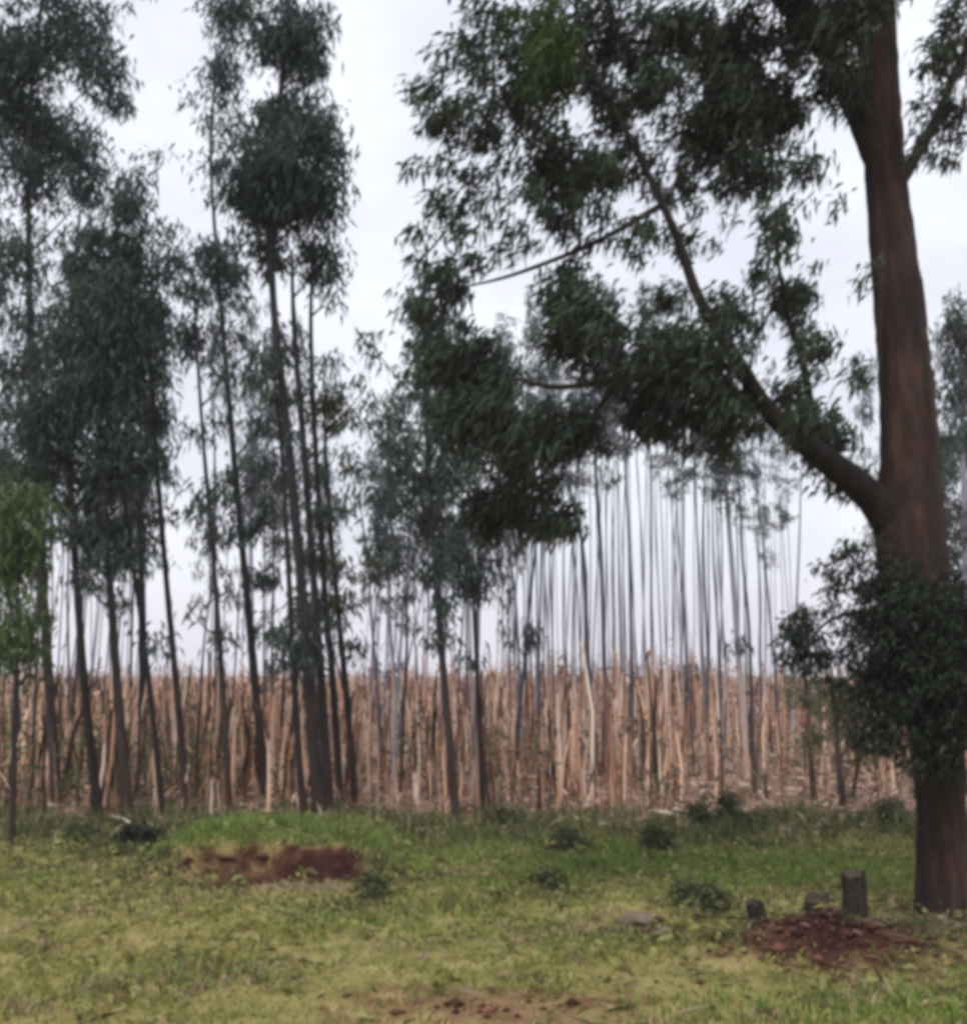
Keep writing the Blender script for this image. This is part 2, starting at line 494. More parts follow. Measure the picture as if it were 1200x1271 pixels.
def big_tree():
    d = DG(1150)
    base = P(1170, 1150, d)
    base[2] = gz(base[0], base[1]) - 0.05
    t = thing('eucalyptus_tree', 'massive red-brown trunked eucalyptus beside the road with dark spreading crown', 'tree', base, 'eucalyptus trees of the plantation')
    px = d / F
    tp = [(1171, 1165), (1169, 1100), (1167, 1000), (1160, 880), (1142, 770), (1128, 660), (1128, 560), (1121, 450), (1112, 350), (1099, 230), (1091, 120), (1086, 0), (1078, -160), (1060, -330), (1050, -520)]
    tw = [78, 60, 56, 62, 78, 88, 72, 66, 62, 54, 54, 54, 46, 30, 10]
    L = local([P(x, y, d + 0.0006 * (1150 - y)) for x, y in tp], base)
    link('trunk', tube_mesh('trunk', L, [w * px / 2 for w in tw], M_BARK_BIG, sides=30, n=110, rough=0.085, seed=3), t)
    limbs = [
        ([(1122, 668, 0), (1076, 612, -.08), (1010, 560, -.25), (955, 512, -.4), (915, 450, -.5), (868, 372, -.55), (838, 290, -.5), (806, 220, -.45), (770, 150, -.4), (720, 60, -.3), (680, -20, -.2)], [60, 44, 32, 25, 20, 15, 12, 10, 8, 5, 2]),
        ([(1096, 215, 0), (1060, 130, -.1), (1020, 60, -.3), (950, -20, -.5), (880, -90, -.7)], [40, 36, 26, 18, 6]),
        ([(948, 505, -.4), (880, 480, -.5), (780, 470, -.3), (680, 480, 0), (590, 450, .3)], [16, 13, 10, 7, 3]),
        ([(770, 470, -.3), (700, 560, -.2), (640, 620, -.1)], [8, 6, 3]),
        ([(820, 255, -.5), (740, 300, -.6), (640, 340, -.5), (560, 360, -.3)], [9, 7, 5, 2]),
        ([(1100, 250, 0), (1150, 170, .3), (1190, 80, .6), (1230, -20, .8)], [22, 16, 10, 5]),
        ([(1010, 560, -.25), (1000, 470, -.4), (975, 380, -.6), (960, 290, -.8)], [14, 10, 7, 3]),
    ]
    for k, (pp, ww) in enumerate(limbs):
        L = local([P(x, y, d + dd + 0.0006 * (1150 - pp[0][1])) for x, y, dd in pp], base)
        link('branch', tube_mesh('branch', L, [w * px / 2 for w in ww], M_BARK_LIMB, sides=9, n=len(pp) * 5, rough=0.12, seed=20 + k), t)
    # crown clumps: x, y, rx, ry, thickness
    B = [(685, 60, 55, 75, 1.7), (660, 130, 50, 50, 1.2), (705, 225, 75, 50, 2.0), (690, 260, 40, 30, 1.2), (565, 125, 45, 60, .7), (545, 160, 35, 35, .8), (610, 170, 50, 35, .9),
         (590, 60, 45, 40, .5), (630, 20, 60, 25, .9), (750, 40, 60, 60, 1.5), (770, 150, 40, 60, 1.1), (820, 110, 55, 50, 1.0), (840, 30, 60, 40, 1.6), (910, 60, 80, 75, 2.4),
         (890, 165, 90, 55, 2.3), (970, 130, 50, 60, 1.9), (1025, 50, 50, 60, 1.5), (990, 30, 50, 40, 1.5), (935, 215, 65, 45, 1.5), (1000, 200, 30, 40, 1.0), (830, 210, 60, 40, .9), (790, 290, 55, 40, .7),
         (860, 290, 35, 45, .6), (965, 290, 24, 50, 1.3), (985, 370, 40, 45, 1.7), (945, 330, 18, 40, .7), (1005, 430, 35, 40, 1.2), (985, 490, 35, 30, 1.3), (1030, 540, 38, 45, 1.7), (1000, 520, 35, 35, 1.4), (1050, 590, 26, 25, 1.3),
         (722, 395, 68, 60, 2.6), (705, 330, 40, 22, .9), (590, 450, 75, 55, 2.1), (600, 510, 75, 45, 2.3), (555, 355, 45, 35, 1.3), (525, 400, 26, 50, .9), (700, 530, 65, 40, 2.2), (650, 560, 60, 35, 1.6),
         (640, 625, 70, 38, 2.2), (690, 640, 35, 30, 1.6), (600, 640, 35, 35, 1.3), (860, 450, 90, 55, 2.5), (900, 510, 60, 40, 2.3), (810, 500, 50, 45, 1.9), (830, 530, 40, 25, 1.2), (905, 390, 45, 35, 1.7),
         (840, 380, 40, 35, .8), (765, 455, 26, 24, .7), (570, 260, 65, 50, .4), (640, 285, 55, 45, .5), (600, 220, 50, 30, .5), (690, 180, 50, 40, 1.2), (530, 110, 30, 40, .5), (545, 200, 40, 30, .5), (600, 320, 50, 25, .4), (515, 300, 30, 60, .18), (1165, 60, 25, 50, .5), (1175, 130, 30, 45, .9), (1160, 190, 35, 30, .6), (1190, 30, 30, 40, .9),
         (1075, 330, 14, 30, .5), (1070, 440, 14, 30, .5), (1050, 240, 25, 14, .4), (1060, 480, 18, 30, .4),
         (1040, 100, 26, 50, 2.0), (1030, 20, 40, 40, 2.2), (1066, 30, 26, 50, 1.8), (1064, 105, 14, 34, 1.4), (1090, -10, 40, 30, 1.2), (1180, 70, 40, 40, .7), (1185, 170, 30, 40, .6), (640, 90, 40, 60, 1.0), (600, 100, 40, 40, .7), (930, 110, 60, 60, 1.6), (800, 60, 60, 50, 1.2), (760, 200, 50, 40, 1.0), (750, 110, 40, 40, 1.3),
         (820, -60, 120, 60, 2), (980, -70, 120, 60, 2), (680, -50, 90, 50, 1.8), (1120, -80, 100, 60, 1.5), (1050, -200, 160, 90, 1.5), (880, -180, 120, 80, 1.5), (1040, -360, 120, 90, 1.3), (1200, -160, 90, 80, 1.2), (1250, 60, 60, 100, 1.2)]
    r_ = np.random.default_rng(5)
    cl = []
    lpx = (0.115 / px) * (0.027 / px) * 0.5 * 0.62
    for x, y, rx, ry, k in B:
        dd = d - 0.1 + r_.uniform(-0.5, 0.7)
        n = int(math.pi * rx * ry * k * 1.36 / lpx)
        cl.append((P(x, y, dd) - base, (rx * px * 0.88, (rx + ry) / 2 * px, ry * px * 0.88), max(n, 30)))
    link('crown', crown_mesh('crown', cl, M_LEAF_NEAR, r_, leaf=(0.115, 0.027), droop=(-0.6, 0, -0.7), spread=0.06, per=24), t)
    n = int(math.pi * 45 * 60 * 1.5 / lpx)
    fresh = [(P(678, 62, d - 0.9) - base, (40 * px, 45 * px, 58 * px), n), (P(705, 95, d - 0.8) - base, (24 * px, 24 * px, 30 * px), n // 3)]
    o = link('crown', crown_mesh('crown', fresh, M_LEAF_SPRIG, r_, leaf=(0.115, 0.027), droop=(-0.6, 0, -0.7), spread=0.06, per=24), t)
    o['label'] = 'fresh green sprig lit among the dark leaves'
    # leafy shoots growing out of the butt
    S = [(1105, 745, 60, 60, 2.2), (1150, 800, 60, 80, 2.5), (1110, 840, 65, 60, 2.6), (1160, 890, 45, 55, 2.6), (1100, 900, 45, 40, 2.0), (1185, 760, 30, 60, 2.0), (1062, 690, 26, 34, .9), (1085, 775, 30, 36, 1.6),
         (1000, 800, 28, 42, 2.2), (995, 770, 22, 22, 1.4), (1035, 720, 24, 30, .9), (1085, 850, 28, 40, 1.7), (1195, 880, 30, 60, 2.2), (1215, 820, 40, 80, 2.2)]
    cl = []
    lpx = (0.072 / px) * (0.022 / px) * 0.5 * 0.65
    for x, y, rx, ry, k in S:
        dd = d - 0.35 + r_.uniform(-0.2, 0.25)
        cl.append((P(x, y, dd) - base, (rx * px, (rx + ry) / 2 * px * 0.9, ry * px), int(math.pi * rx * ry * k / lpx)))
    link('shoots', crown_mesh('shoots', cl, M_LEAF_SHOOT, r_, leaf=(0.072, 0.022), droop=(-0.3, 0, -0.6), spread=0.05, per=18), t)
    tw = local([P(1140, 790, d), P(1080, 760, d - .2), P(1030, 770, d - .3), P(1000, 800, d - .35)], base)
    link('branch', tube_mesh('branch', tw, [.03, .022, .015, .006], M_BARK_LIMB, sides=7, n=16, seed=50), t)
big_tree()

# ------------------------------------------------------------------ front row of the plantation
def edge_tree(label, line, widths, clumps, mat=M_LEAF_EDGE, bark=M_BARK_EDGE, leaf=(0.16, 0.036), auto=0, low=0, seed=0, d=None, name='eucalyptus_tree', cat='tree'):
    bx, by = line[0]
    d = d or DG(by)
    px = d / F
    r_ = np.random.default_rng(100 + seed)
    base = P(bx, by, d)
    base[2] = gz(base[0], base[1]) - 0.04
    t = thing(name, label, cat, base, 'eucalyptus trees of the plantation')
    lean = r_.uniform(-0.5, 0.5)
    Y0, Y1 = by, line[-1][1]
    def dep(y):
        return d + lean * (Y0 - y) / max(Y0 - Y1, 1)
    pts = local([P(x, y, dep(y)) for x, y in line], base)
    pts[0][2] = 0.0
    link('trunk', tube_mesh('trunk', pts, [w * px * 0.40 for w in widths], bark, sides=9, n=len(line) * 7, rough=0.10, seed=seed), t)
    lx = np.array([p[0] for p in line])
    ly = np.array([p[1] for p in line])
    o = np.argsort(ly)
    cl = list(clumps)
    for _ in range(low):
        y = r_.uniform(Y1 + 0.35 * (Y0 - Y1), Y0 - 190)
        cl.append((np.interp(y, ly[o], lx[o]) + r_.normal() * 16, y, r_.uniform(7, 15), r_.uniform(8, 22), r_.uniform(.5, 1.3)))
    for _ in range(auto):
        y = r_.uniform(Y1, Y1 + 0.45 * (Y0 - Y1))
        cl.append((np.interp(y, ly[o], lx[o]) + r_.normal() * 22, y, r_.uniform(10, 24), r_.uniform(14, 30), r_.uniform(.5, 1.2)))
    out = []
    lpx = (leaf[0] / px) * (leaf[1] / px) * 0.5 * 0.62
    for x, y, rx, ry, k in cl:
        dd = dep(y) + r_.uniform(-0.35, 0.35)
        c = P(x, y, dd) - base
        out.append((c, (rx * px, max(rx, ry) * px * 0.9, ry * px), max(int(math.pi * rx * ry * k / lpx), 14)))
        if rx > 14:
            ya = min(y + ry * 0.5 + abs(x - np.interp(y, ly[o], lx[o])) * 0.8, Y0 - 60)
            xa = np.interp(ya, ly[o], lx[o])
            a = P(xa, ya, dep(ya)) - base
            m_ = (a + c) / 2 + np.array([0, 0, -0.06])
            link('branch', tube_mesh('branch', [a, m_, c], [0.022, 0.014, 0.006], bark, sides=5, n=7, seed=seed), t)
    if out:
        link('crown', crown_mesh('crown', out, mat, r_, leaf=leaf, droop=(-0.05, 0, -0.8), spread=0.10, per=11), t)
    return t

E = edge_tree
E('young bright green eucalyptus at the left edge, lowest crown of the front row', [(18, 1005), (20, 850), (24, 700), (30, 590)], [10, 8, 6, 3],
  [(32, 625, 42, 28, 1.9), (18, 690, 34, 50, 2.0), (48, 670, 22, 40, 1.2), (25, 770, 32, 50, 1.6), (10, 810, 24, 40, 1.5), (45, 820, 20, 30, .8), (-25, 680, 40, 80, 1.5), (-15, 590, 30, 30, 1.4)], M_LEAF_GREEN, seed=1, d=13.2)
E('tall dark eucalyptus at the left edge whose crown reaches out of the frame', [(72, 1003), (58, 800), (45, 560), (38, 400), (36, 250), (40, 100), (60, -60), (70, -200)], [18, 15, 14, 11, 9, 7, 6, 3],
  [(45, 215, 48, 50, 1.5), (30, 130, 45, 70, 1.9), (30, 60, 50, 60, 2.0), (95, 40, 48, 60, 2.0), (125, 90, 30, 45, 1.9), (150, 130, 16, 26, 1.6), (95, 190, 32, 48, 1.9), (70, 170, 45, 40, 1.6), (25, 320, 36, 50, 1.3), (40, 390, 24, 30, 1.0),
   (70, -60, 90, 70, 1.8), (60, -180, 70, 70, 1.5), (-20, 100, 50, 120, 1.6), (-30, 320, 50, 90, 1.4), (28, 450, 30, 40, 1.3), (110, 235, 20, 40, 1.6)], seed=2)
E('dark trunked eucalyptus second from the left with a broad dense crown', [(124, 1022), (108, 880), (95, 720), (84, 520), (90, 360), (100, 260)], [15, 13, 11, 10, 8, 4],
  [(125, 400, 58, 75, 2.8), (110, 490, 62, 55, 2.6), (150, 470, 45, 50, 2.0), (75, 420, 35, 50, 1.6), (55, 530, 55, 45, 2.3), (150, 560, 40, 40, 1.4), (40, 590, 40, 30, 1.3), (90, 330, 25, 40, 1.4)], seed=3)
E('dark eucalyptus with shaggy low foliage hanging across its middle', [(160, 1026), (148, 880), (135, 700), (125, 520), (135, 360), (150, 240)], [17, 14, 12, 10, 8, 4],
  [(150, 330, 56, 60, 2.7), (150, 390, 50, 50, 2.2), (160, 250, 32, 45, 1.7), (110, 300, 30, 40, 1.4), (130, 590, 58, 36, 1.8), (115, 660, 52, 32, 1.9), (150, 690, 40, 22, 1.3), (175, 420, 30, 55, 1.5), (172, 590, 16, 40, .9), (105, 720, 30, 20, .6)], seed=4)
E('thin eucalyptus leaning left, between the shaggy one and the bright gap of sky', [(205, 1004), (182, 820), (160, 660), (140, 500)], [10, 8, 7, 4], [(150, 540, 30, 40, 1.0), (165, 680, 20, 26, 1.0), (120, 620, 20, 30, .8)], low=4, seed=5, d=15.5)
E('slender eucalyptus leaning left in front of a bright gap of sky', [(234, 1012), (220, 860), (205, 700), (194, 560), (186, 430), (190, 300)], [12, 11, 9, 9, 7, 4],
  [(198, 522, 20, 22, 1.5), (212, 330, 22, 40, 1.2), (190, 380, 24, 40, 1.4), (212, 290, 11, 24, .9), (170, 640, 18, 26, .9), (190, 560, 14, 20, .6), (230, 410, 20, 30, .9), (172, 205, 26, 22, .35), (160, 225, 20, 26, .6), (205, 195, 34, 14, .3), (228, 120, 14, 40, .25)], low=4, seed=6)
E('slim eucalyptus with small tufts of leaves up its straight grey trunk', [(287, 1002), (276, 850), (264, 680), (252, 540), (244, 420), (240, 330)], [11, 9, 8, 6, 5, 3],
  [(240, 420, 26, 30, 1.3), (242, 360, 22, 36, 1.2), (240, 545, 10, 22, 1.0), (275, 470, 18, 24, .8), (270, 600, 24, 40, .5), (240, 760, 18, 12, .5), (245, 640, 8, 24, .6)], low=7, seed=7, d=15.5)
E('straight dark eucalyptus standing just left of the clustered trunks', [(331, 992), (318, 860), (303, 700), (290, 560), (278, 420), (268, 300), (262, 180), (270, 60)], [15, 13, 11, 10, 8, 6, 5, 3],
  [(262, 320, 30, 36, 1.8), (285, 345, 28, 44, 1.7), (300, 415, 16, 18, 1.1), (330, 520, 28, 26, .9), (335, 570, 22, 30, .9), (330, 640, 26, 24, .6), (280, 90, 28, 55, 1.5), (265, 150, 22, 40, .5), (300, 160, 22, 40, .5),
   (262, 190, 20, 40, .3), (330, 715, 14, 26, 1.4), (285, 15, 40, 30, 1.6), (280, 650, 16, 40, .5), (320, 780, 20, 16, .5), (285, 740, 14, 30, .4)], low=9, seed=8)
E('thickest dark trunk of the cluster, with a big round crown on top', [(398, 1028), (386, 880), (372, 700), (355, 520), (340, 380), (336, 240), (350, 100), (362, -60), (368, -200)], [22, 18, 16, 14, 12, 10, 9, 8, 4],
  [(345, 205, 68, 62, 3.6), (320, 245, 50, 42, 3.2), (370, 250, 48, 42, 3.2), (360, 140, 46, 40, 3.2), (400, 170, 32, 42, 2.4), (412, 225, 22, 44, 1.2), (360, 50, 32, 62, 3.4), (385, 60, 20, 58, 3.2), (325, 300, 40, 20, 1.5), (430, 190, 10, 22, .7),
   (330, 40, 24, 40, 1.5), (300, 10, 50, 24, 1.5), (360, -60, 50, 60, 2), (370, -160, 60, 60, 1.6), (400, 20, 12, 30, 1.0)], low=4, seed=9)
E('dark trunk in the middle of the cluster, right beside the thickest one', [(410, 1020), (400, 860), (388, 700), (376, 540), (366, 420), (362, 320)], [16, 14, 12, 11, 9, 5],
  [(395, 325, 26, 36, 1.7), (350, 320, 24, 26, 1.2), (350, 430, 24, 34, 1.0), (380, 800, 30, 36, 1.8), (385, 760, 20, 26, 1.3), (372, 480, 14, 40, .8)], low=3, seed=10)
E('rightmost trunk of the dark cluster, thin and slightly bowed', [(424, 1012), (414, 860), (402, 720), (392, 560), (386, 420), (388, 300)], [13, 11, 10, 9, 7, 4],
  [(408, 310, 20, 34, 1.4), (410, 360, 16, 28, .8), (395, 450, 14, 30, .8), (350, 780, 22, 18, .8)], low=5, seed=11)
E('short stem at the back of the dark cluster, half hidden by the thickest trunk', [(378, 1016), (366, 860), (358, 700), (350, 560), (338, 440)], [12, 10, 8, 7, 4], [(330, 450, 22, 30, 1.2), (345, 500, 16, 26, 1.0), (310, 465, 20, 20, .9)], low=3, seed=12, d=15.2)
E('thin eucalyptus with a fresh green tuft right of the dark cluster', [(443, 1004), (430, 860), (416, 720), (406, 600), (402, 490)], [11, 10, 8, 7, 3],
  [(405, 498, 24, 20, 1.7), (385, 520, 12, 18, .9), (425, 520, 16, 16, 1.2), (428, 575, 14, 22, 1.1), (432, 630, 10, 26, 1.0), (455, 480, 18, 24, .6), (455, 415, 12, 18, .7), (440, 800, 20, 12, 1.2), (465, 710, 14, 24, .8)], M_LEAF_BUSH, low=7, seed=13)
E('leafy eucalyptus in the middle with twigs all the way down its stem', [(568, 1026), (556, 900), (545, 770), (536, 640), (529, 520), (526, 400), (530, 320)], [14, 12, 11, 9, 7, 5, 3],
  [(500, 565, 30, 44, 1.1), (482, 520, 12, 30, 1.5), (530, 410, 32, 50, 1.1), (545, 520, 36, 36, 1.1), (560, 590, 36, 30, 1.0), (540, 640, 34, 36, .9), (535, 700, 26, 36, .9), (555, 750, 16, 26, .8), (510, 620, 20, 30, .7), (525, 350, 30, 24, .8), (580, 560, 26, 30, .9), (512, 470, 20, 40, .8), (525, 290, 30, 50, .22), (560, 270, 26, 40, .25), (470, 440, 16, 30, .4), (450, 520, 20, 30, .4), (470, 660, 16, 40, .6), (450, 600, 14, 30, .5)], low=10, seed=14)
E('thin dark eucalyptus with one leafy clump just above the brown undergrowth', [(600, 1016), (594, 880), (588, 760), (582, 680)], [8, 7, 6, 3], [(582, 715, 22, 30, 1.2), (600, 740, 10, 16, .8), (570, 690, 16, 18, .8)], low=3, seed=15, d=16.5)
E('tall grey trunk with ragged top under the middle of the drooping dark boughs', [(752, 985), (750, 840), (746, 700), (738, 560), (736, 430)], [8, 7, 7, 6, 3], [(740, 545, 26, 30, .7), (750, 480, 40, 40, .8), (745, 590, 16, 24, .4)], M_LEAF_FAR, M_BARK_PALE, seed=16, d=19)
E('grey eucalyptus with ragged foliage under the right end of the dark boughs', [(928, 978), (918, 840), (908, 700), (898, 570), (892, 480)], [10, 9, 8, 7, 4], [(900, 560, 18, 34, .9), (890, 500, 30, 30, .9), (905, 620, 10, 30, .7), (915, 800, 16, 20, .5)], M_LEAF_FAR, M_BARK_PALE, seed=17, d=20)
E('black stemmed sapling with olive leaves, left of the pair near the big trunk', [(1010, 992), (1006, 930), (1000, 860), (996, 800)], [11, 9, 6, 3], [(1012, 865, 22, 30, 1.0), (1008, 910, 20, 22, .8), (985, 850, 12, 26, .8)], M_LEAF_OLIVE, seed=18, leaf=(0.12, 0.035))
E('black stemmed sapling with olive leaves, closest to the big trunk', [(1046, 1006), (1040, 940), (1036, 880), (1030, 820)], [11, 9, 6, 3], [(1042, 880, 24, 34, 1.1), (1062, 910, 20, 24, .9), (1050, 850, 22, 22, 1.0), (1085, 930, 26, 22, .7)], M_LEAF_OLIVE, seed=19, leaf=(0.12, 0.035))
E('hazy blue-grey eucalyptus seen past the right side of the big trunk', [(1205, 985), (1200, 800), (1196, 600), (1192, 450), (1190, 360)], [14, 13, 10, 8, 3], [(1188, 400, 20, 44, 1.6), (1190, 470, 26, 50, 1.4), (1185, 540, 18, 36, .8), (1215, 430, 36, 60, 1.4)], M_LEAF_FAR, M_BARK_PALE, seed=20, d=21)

# ------------------------------------------------------------------ plantation behind: shared trunk and crown shapes, one tree each
TR, TD, CR = [], [], []
for k in range(8):
    r_ = np.random.default_rng(300 + k)
    w = np.cumsum(r_.normal(size=(7, 2)) * 0.10, axis=0)
    w[0] = 0
    pts = [np.array([w[j, 0] * j / 6, w[j, 1] * j / 6, 12.0 * j / 6]) for j in range(7)]
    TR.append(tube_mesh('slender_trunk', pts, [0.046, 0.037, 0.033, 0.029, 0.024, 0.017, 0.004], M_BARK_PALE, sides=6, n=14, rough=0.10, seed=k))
    me = TR[-1].copy()
    me.materials[0] = M_BARK_EDGE
    TD.append(me)
    cl = []
    for j in range(r_.integers(9, 14)):
        z = r_.uniform(0, 1)
        a = r_.uniform(0, 2 * math.pi)
        rr = r_.uniform(0.1, 0.75) * (1.05 - 0.75 * z)
        cl.append(((rr * math.cos(a), rr * math.sin(a), z * 4), (r_.uniform(.2, .42), r_.uniform(.2, .42), r_.uniform(.25, .5)), int(r_.integers(30, 75))))
    CR.append(crown_mesh('feathery_crown', cl, M_LEAF_FAR, r_, leaf=(0.19, 0.045), droop=(0, 0, -0.8), spread=0.11, per=10))

def plantation():
    n = tries = 0
    spots = []
    stems = []
    r_ = np.random.default_rng(77)
    while tries < 6000 and len(spots) < 330:
        tries += 1
        x = r_.uniform(-120, 1320)
        d = math.sqrt(r_.uniform(16.5 ** 2, 62 ** 2))
        if r_.random() < 0.25:
            d = r_.uniform(16.5, 32)
        keep = 0.055 if x < 250 else 0.05 if x < 520 else 0.085 if x < 640 else 0.24 if x < 900 else 0.10 if x < 985 else 0.03 if x < 1090 else 0.06
        if 190 < x < 250 or r_.random() > keep:
            continue
        X = (x - CX) / F * d
        if any((X - a) ** 2 + (d - b) ** 2 < 0.75 or (abs(x - xx) < 1.7 and 640 < x < 985) for a, b, xx in spots):
            continue
        spots.append((X, d, x))
    spots.sort(key=lambda s: s[1])
    for X, d, x in spots:
        short = False
        if x < 400:
            top, cb = r_.uniform(330, 620), None
        elif x < 520:
            top = r_.uniform(470, 690)
        elif x < 985:
            top = r_.uniform(330, 500) if x < 900 else r_.uniform(430, 640)
        elif x < 1090:
            top = r_.uniform(760, 815)
            short = True
        else:
            top = r_.uniform(400, 650)
        zone = (('slender hazy eucalyptus behind the dark leafy trunks at the far left', 'slender trees behind the left front row') if x < 250 else
                ('thin pale eucalyptus seen between the slim left trunks and the dark cluster', 'thin trees around the dark cluster') if x < 520 else
                ('thin pale eucalyptus standing close behind the leafy middle eucalyptus', 'thin trees behind the middle eucalyptus') if x < 640 else
                ('bare pale trunk among the dense grey stems under the drooping dark boughs', 'bare trunks under the drooping boughs') if x < 985 else
                ('short thin sapling in the open gap left of the big red-brown trunk', 'saplings in the open gap') if x < 1090 else
                ('slender hazy eucalyptus behind the big red-brown trunk at the right', 'slender trees behind the big trunk'))
        H = CAMH + (HZ - top) * d / F
        hc = H * (r_.uniform(0.28, 0.5) if x < 520 else r_.uniform(0.35, 0.65) if x < 640 or x > 985 else r_.uniform(0.16, 0.28))
        if n < 285:
            t = thing('eucalyptus_tree', zone[0], 'tree', (X, d, gz(X, d) - 0.03), zone[1])
            t.rotation_euler = (r_.normal() * 0.02, r_.normal() * 0.022 - 0.02 * (x < 600), r_.uniform(0, 6.28))
            k = int(r_.integers(0, 8))
            a = link('trunk', (TD if x < 420 and d < 40 else TR)[k], t)
            g = r_.uniform(0.5, 1.0) if r_.random() < 0.85 else r_.uniform(1.0, 1.35)
            a.scale = (g, g, H / 12)
            b = link('crown', CR[int(r_.integers(0, 8))], t)
            rr = min(0.55 + 0.07 * H, 1.5) * r_.uniform(0.7, 1.15) * (0.35 if short else 0.72 if x < 640 else r_.uniform(0.3, 0.75) if x < 985 else 1)
            b.scale = (rr, rr, hc / 4)
            b.location = (0, 0, H - hc)
        else:
            V, Fc, cap = tube([np.array([X, d, 0.0]), np.array([X + r_.normal() * .1, d, H * .5]), np.array([X + r_.normal() * .2 - .1, d, H])], [0.075, 0.055, 0.01], sides=5, n=6, rough=.1, seed=n)
            stems.append((V, Fc))
        n += 1
    if stems:
        off = 0
        VV, FF = [], []
        for V, Fc in stems:
            VV.append(V)
            FF.append(Fc + off)
            off += len(V)
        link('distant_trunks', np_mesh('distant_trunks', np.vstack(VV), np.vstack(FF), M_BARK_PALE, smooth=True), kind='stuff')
plantation()

# ------------------------------------------------------------------ dry stalks and litter under the plantation
def stalks():
    r_ = np.random.default_rng(21)
    n = 5200
    d = np.sqrt(r_.uniform(15.2 ** 2, 44 ** 2, n))
    x = r_.uniform(-100, 1300, n)
    open_ = (x > 840) & (r_.random(n) < 0.72)
    x, d = x[~open_], d[~open_]
    n = len(x)
    X = (x - CX) / F * d
    h = r_.uniform(0.35, 2.1, n) * (0.8 + 0.35 * wob(X, d, 0.8)) * np.where(d < 17, 0.6, 1.0)
    h = np.maximum(h, 0.2)
    w = r_.uniform(0.006, 0.019, n) * np.where(r_.random(n) < 0.15, 1.8, 1)
    lean = r_.normal(size=(n, 2)) * 0.07
    z0 = ground_z(X, d)
    B = np.stack([X, d, z0 - 0.02], -1)
    T = B + np.stack([lean[:, 0] * h, lean[:, 1] * h, h], -1)
    ang = r_.uniform(0, 6.28, n)
    vs_ = []
    for k in range(3):
        o = np.stack([np.cos(ang + k * 2.094), np.sin(ang + k * 2.094), np.zeros(n)], -1)
        vs_ += [B + o * w[:, None], T + o * w[:, None] * 0.5]
    V = np.stack(vs_, 1).reshape(-1, 3)
    b = np.arange(n)[:, None] * 6
    Fc = np.concatenate([b + np.array([0, 2, 3, 1]), b + np.array([2, 4, 5, 3]), b + np.array([4, 0, 1, 5])], 0)
    # far stand of the same dry growth, uneven along the skyline
    f = 4200
    df = np.sqrt(r_.uniform(34 ** 2, 95 ** 2, f))
    xf = r_.uniform(-100, 1300, f)
    Xf = (xf - CX) / F * df
    hf = (1.5 + 0.9 * wob(Xf, df, 0.45) + 0.5 * sm(520, 640, xf) * (1 - sm(860, 960, xf))) * r_.uniform(0.5, 1.5, f)
    hf = np.clip(hf, 0.4, 3.6)
    wf = r_.uniform(0.02, 0.05, f)
    Bf = np.stack([Xf, df, np.full(f, -0.05)], -1)
    Tf = Bf + np.stack([r_.normal(size=f) * .06 * hf, r_.normal(size=f) * .06 * hf, hf], -1)
    ring = []
    for base_, f_ in ((Bf, 1.0), (Tf, 0.4)):
        for k in range(3):
            ring.append(base_ + np.array([math.cos(k * 2.094), math.sin(k * 2.094), 0]) * wf[:, None] * f_)
    FV = np.stack(ring, 1).reshape(-1, 3)
    bb = np.arange(f)[:, None] * 6
    FF = np.concatenate([bb + np.array([k, (k + 1) % 3, 3 + (k + 1) % 3, 3 + k]) for k in range(3)], 0)
    m = 9000
    i = r_.integers(0, f, m)
    t = r_.uniform(0.3, 1.05, m)[:, None]
    C = Bf[i] * (1 - t) + Tf[i] * t + r_.normal(size=(m, 3)) * .12
    D = nrm(r_.normal(size=(m, 3)) + np.array([0, 0, -0.4]))
    LV, LF = leaf_arrays(C, D, r_.uniform(0.3, 0.8, m), r_.uniform(0.05, 0.14, m), r_)
    link('far_dry_growth', np_mesh('far_dry_growth', np.vstack([FV, LV]), np.vstack([FF, LF + len(FV)]), M_STALK), kind='stuff')
    # stouter pale canes standing among the stalks
    q = 1700
    dc = np.sqrt(r_.uniform(15.6 ** 2, 40 ** 2, q))
    xc = r_.uniform(-100, 1300, q)
    ok = (xc < 830) | (r_.random(q) < 0.3)
    xc, dc = xc[ok], dc[ok]
    q = len(xc)
    Xc = (xc - CX) / F * dc
    hc = r_.uniform(0.7, 2.6, q) * (0.8 + 0.35 * wob(Xc, dc, 1.1)) * np.where(dc < 17.5, 0.75, 1.0)
    wc = r_.uniform(0.016, 0.042, q)
    Bc = np.stack([Xc, dc, ground_z(Xc, dc) - 0.02], -1)
    Mc = Bc + np.stack([r_.normal(size=q) * .04 * hc, r_.normal(size=q) * .04 * hc, hc * .55], -1)
    Tc = Mc + np.stack([r_.normal(size=q) * .05 * hc, r_.normal(size=q) * .05 * hc, hc * .45], -1)
    ring = []
    for base_, f_ in ((Bc, 1.0), (Mc, 0.85), (Tc, 0.5)):
        for k in range(5):
            ring.append(base_ + np.array([math.cos(k * 1.2566), math.sin(k * 1.2566), 0]) * wc[:, None] * f_)
    CV = np.stack(ring, 1).reshape(-1, 3)
    bb = np.arange(q)[:, None] * 15
    CF = np.concatenate([bb + np.array([lv * 5 + k, lv * 5 + (k + 1) % 5, lv * 5 + 5 + (k + 1) % 5, lv * 5 + 5 + k]) for lv in range(2) for k in range(5)], 0)
    link('dry_canes', np_mesh('dry_canes', CV, CF, M_CANE, smooth=True), kind='stuff')
    # hanging dry leaves
    m = 9000
    i = r_.integers(0, n, m)
    t = r_.uniform(0.1, 1, m)[:, None]
    C = B[i] * (1 - t) + T[i] * t
